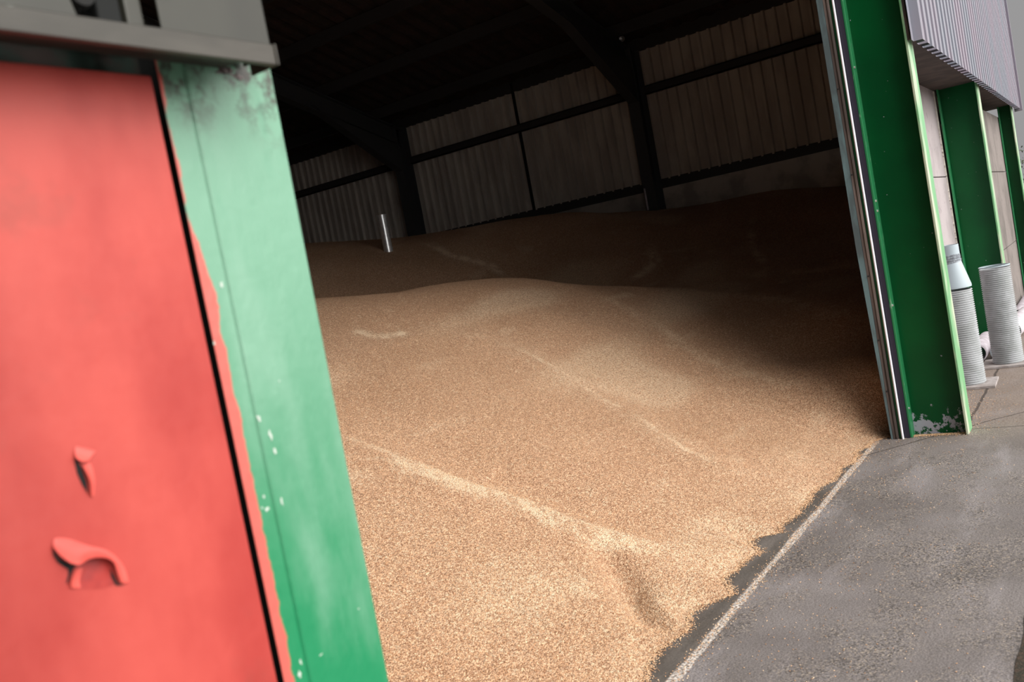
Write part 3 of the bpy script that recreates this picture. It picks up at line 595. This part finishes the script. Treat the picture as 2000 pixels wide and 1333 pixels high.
# weld bead down the groove
b = MB(); b.lathe([(.0014, 0), (.0014, 2.0), (0, 2.0)], (.9114, F0-.0002, .01), (0, 0, 1), 8); b.build('weld_bead', M['jamb'], post, smooth=True)
CHIP = material('bare_white_filler', (.44, .50, .45), .7)
def chip(x, z, w, h, a=0, nm='paint_chip', mt=None):
    b = MB(); pts = []
    for i in range(11):
        t_ = -2*math.pi*i/11; r_ = .35+.75*random.random(); dx, dz_ = w/2*math.cos(t_)*r_, h/2*math.sin(t_)*r_; pts.append((x+dx*math.cos(a)-dz_*math.sin(a), F0-.0007, z+dx*math.sin(a)+dz_*math.cos(a)))
    b.extrude(pts[::-1], (0, .0009, 0)); b.build(nm, mt or CHIP, post)
chip(0.8998, 1.6758, 0.008, 0.009, 0)
chip(0.9175, 1.4677, 0.009, 0.012, 0.2)
chip(0.9328, 1.4368, 0.006, 0.022, 0.1)
chip(0.9346, 1.4122, 0.006, 0.018, 0.1)
chip(0.8974, 1.3523, 0.005, 0.007, 0)
chip(0.9286, 1.3347, 0.005, 0.018, 0.1)
chip(0.8991, 1.3319, 0.012, 0.007, 0.3)
chip(0.8901, 1.3363, 0.004, 0.004, 0)
chip(0.9011, 1.0903, 0.005, 0.012, 0.1)
chip(0.8954, 1.0734, 0.007, 0.014, 0)
chip(0.9427, 1.0826, 0.008, 0.003, 0.2)
chip(0.9117, 1.8717, 0.004, 0.005, 0)
chip(0.9714, 1.5150, 0.003, 0.004, 0)
chip(1.0399, 1.1174, 0.004, 0.003, 0)
chip(0.8658, 1.5929, 0.004, 0.01, 0)

BARE = material('rusty_flaking_patch', (.34, .29, .29), .9, 0, (.08, .06, .055), 90, .42, .55, bump=1)
chip(.994, 2.002, .060, .020, .1, 'bare_or_shadow_patch', BARE); chip(1.012, 1.994, .040, .012, -.2, 'bare_or_shadow_patch', BARE)

rl = thing('door_track', (.7, 1.04, 2.0), 'grey metal rail with an open end running above the red door', 'track rail')
R0 = .985; k_ = R0/F0
def zz(z1): return 1.6+(z1-1.6)*k_
b = MB(); b.box(-.3, 1.1015*k_, R0, R0+.012, zz(2.0215), zz(2.0545)); b.box(-.3, 1.1015*k_, R0, F0-.001, zz(2.0515), zz(2.0545)); b.build('channel', M['rail'], rl, bevel=.002)
b = MB(); b.extrude([(1.1015*k_, R0-.003, zz(2.0205)), (1.1015*k_+.003, R0-.003, zz(2.0205)), (1.1015*k_+.003, R0-.003, zz(2.0555)), (1.1015*k_, R0-.003, zz(2.0555))], (0, .06, 0)); b.build('end_lip', M['rail'], rl, bevel=.001)
hd = thing('track_hood', (.75, 1.06, 2.03), 'grey green sheet metal hood standing on the rail above the red door', 'metal cover')
HY = 1.03; kk = HY/F0
def q(x): return x*kk
HB = zz(2.0545)+.002
b = MB(); b.box(q(.889), q(1.0965), HY, HY+.004, HB, 2.75); b.box(q(1.0965)-.004, q(1.0965), HY, HY+.065, HB, 2.75); b.build('cover_sheet', M['grey_sheet'], hd, bevel=.0015)
b = MB(); b.prism([(-.3, HB), (q(.764), HB), (q(.762), zz(2.06)), (q(.758), zz(2.075)), (q(.752), zz(2.10)), (q(.750), zz(2.14)), (q(.750), 2.75), (-.3, 2.75)], HY, HY+.005); b.build('cover_sheet', M['grey_sheet'], hd, bevel=.0015)
b = MB(); b.box(q(.74), q(.90), HY+.09, HY+.10, 2.03, 2.75); b.build('back_sheet', M['grey_box'], hd)
b = MB(); b.box(q(.805), q(.842), HY+.02, HY+.06, HB, 2.6); b.build('hanger', M['grey_box'], hd, bevel=.003)
b = MB(); b.box(q(.846), q(.874), HY+.015, HY+.05, HB, 2.6); b.build('bracket', M['grey_sheet'], hd, bevel=.003)
b = MB(); b.lathe([(0, -.01), (.018, -.01), (.020, 0), (.012, .012), (.020, .024), (0, .026)], (q(.78), HY+.02, 2.062), (0, 1, 0), 24); b.build('roller', M['dark'], hd, smooth=True)
b = MB(); b.lathe([(0, -.010), (.007, -.010), (.009, -.002), (.013, -.001), (.013, .001), (0, .001)], (q(.906), HY, 2.083), (0, 1, 0), 6); b.build('bolt', M['dark'], hd)
b = MB(); b.lathe([(0, -.012), (.004, -.011), (.009, -.004), (.011, .0), (0, .002)], (q(.668), HY, zz(2.063)), (0, 1, 0), 12); tag(b.build('plastic_cap', CHIP, hd, smooth=True), 'small white cap')

b = MB(); ibeam(b, (.185, .83, 0), (.185, .83, 5.3), .11, .50, (0, 1, 0)); tag(b.build('shade_column_1', M['green_col']), kind='structure')   # unseen column added left of the red door to shade it

# ------------------------------------------------------------------ far right beyond the corner, near right verge
b = MB(); b.grid([[(3.0+.12*i, .452-.006*math.sin(i*1.7)-max(0, i-8)**2*.05-j*.6, .003+.012*j) for i in range(16)] for j in range(3)][::-1])
tag(b.build('soil_verge', M['verge']), 'strip of brown soil along the near edge of the concrete', 'soil', None, 'stuff')
def tree(x, y, h, lab, n, seed):
    r = random.Random(seed); t = thing('hedgerow_tree', (x, y, 0), lab, 'tree')
    b = MB(); b.lathe([(.18, 0), (.14, h*.5), (.05, h*.9)], (x, y, 0), (0, 0, 1), 8)
    for i in range(7):
        a = r.random()*6.28; b.bar((x, y, h*(.35+.06*i)), (x+math.cos(a)*h*.25, y+math.sin(a)*h*.25, h*(.55+.06*i)), .06, .06)
    b.build('trunk', M['bark'], t)
    b = MB()
    for i in range(n):
        d = Vector((r.gauss(0, 1), r.gauss(0, 1), r.gauss(0, 1))).normalized()*(r.random()**.45)*h*.42*(.75+.25*math.sin(i*.37)); c = Vector((x, y, h*.62))+d
        u1 = Vector((r.gauss(0, 1), r.gauss(0, 1), r.gauss(0, 1))).normalized(); u2 = u1.orthogonal().normalized(); s_ = h*.018
        b.add([c-u1*s_, c+u2*s_*.6, c+u1*s_, c-u2*s_*.6], [(0, 1, 2, 3)])
    b.build('foliage', M['leaf'], t)
tree(50, 1.99, 3.9, 'dark leafy tree just past the corner of the building at the right edge', 3500, 3)
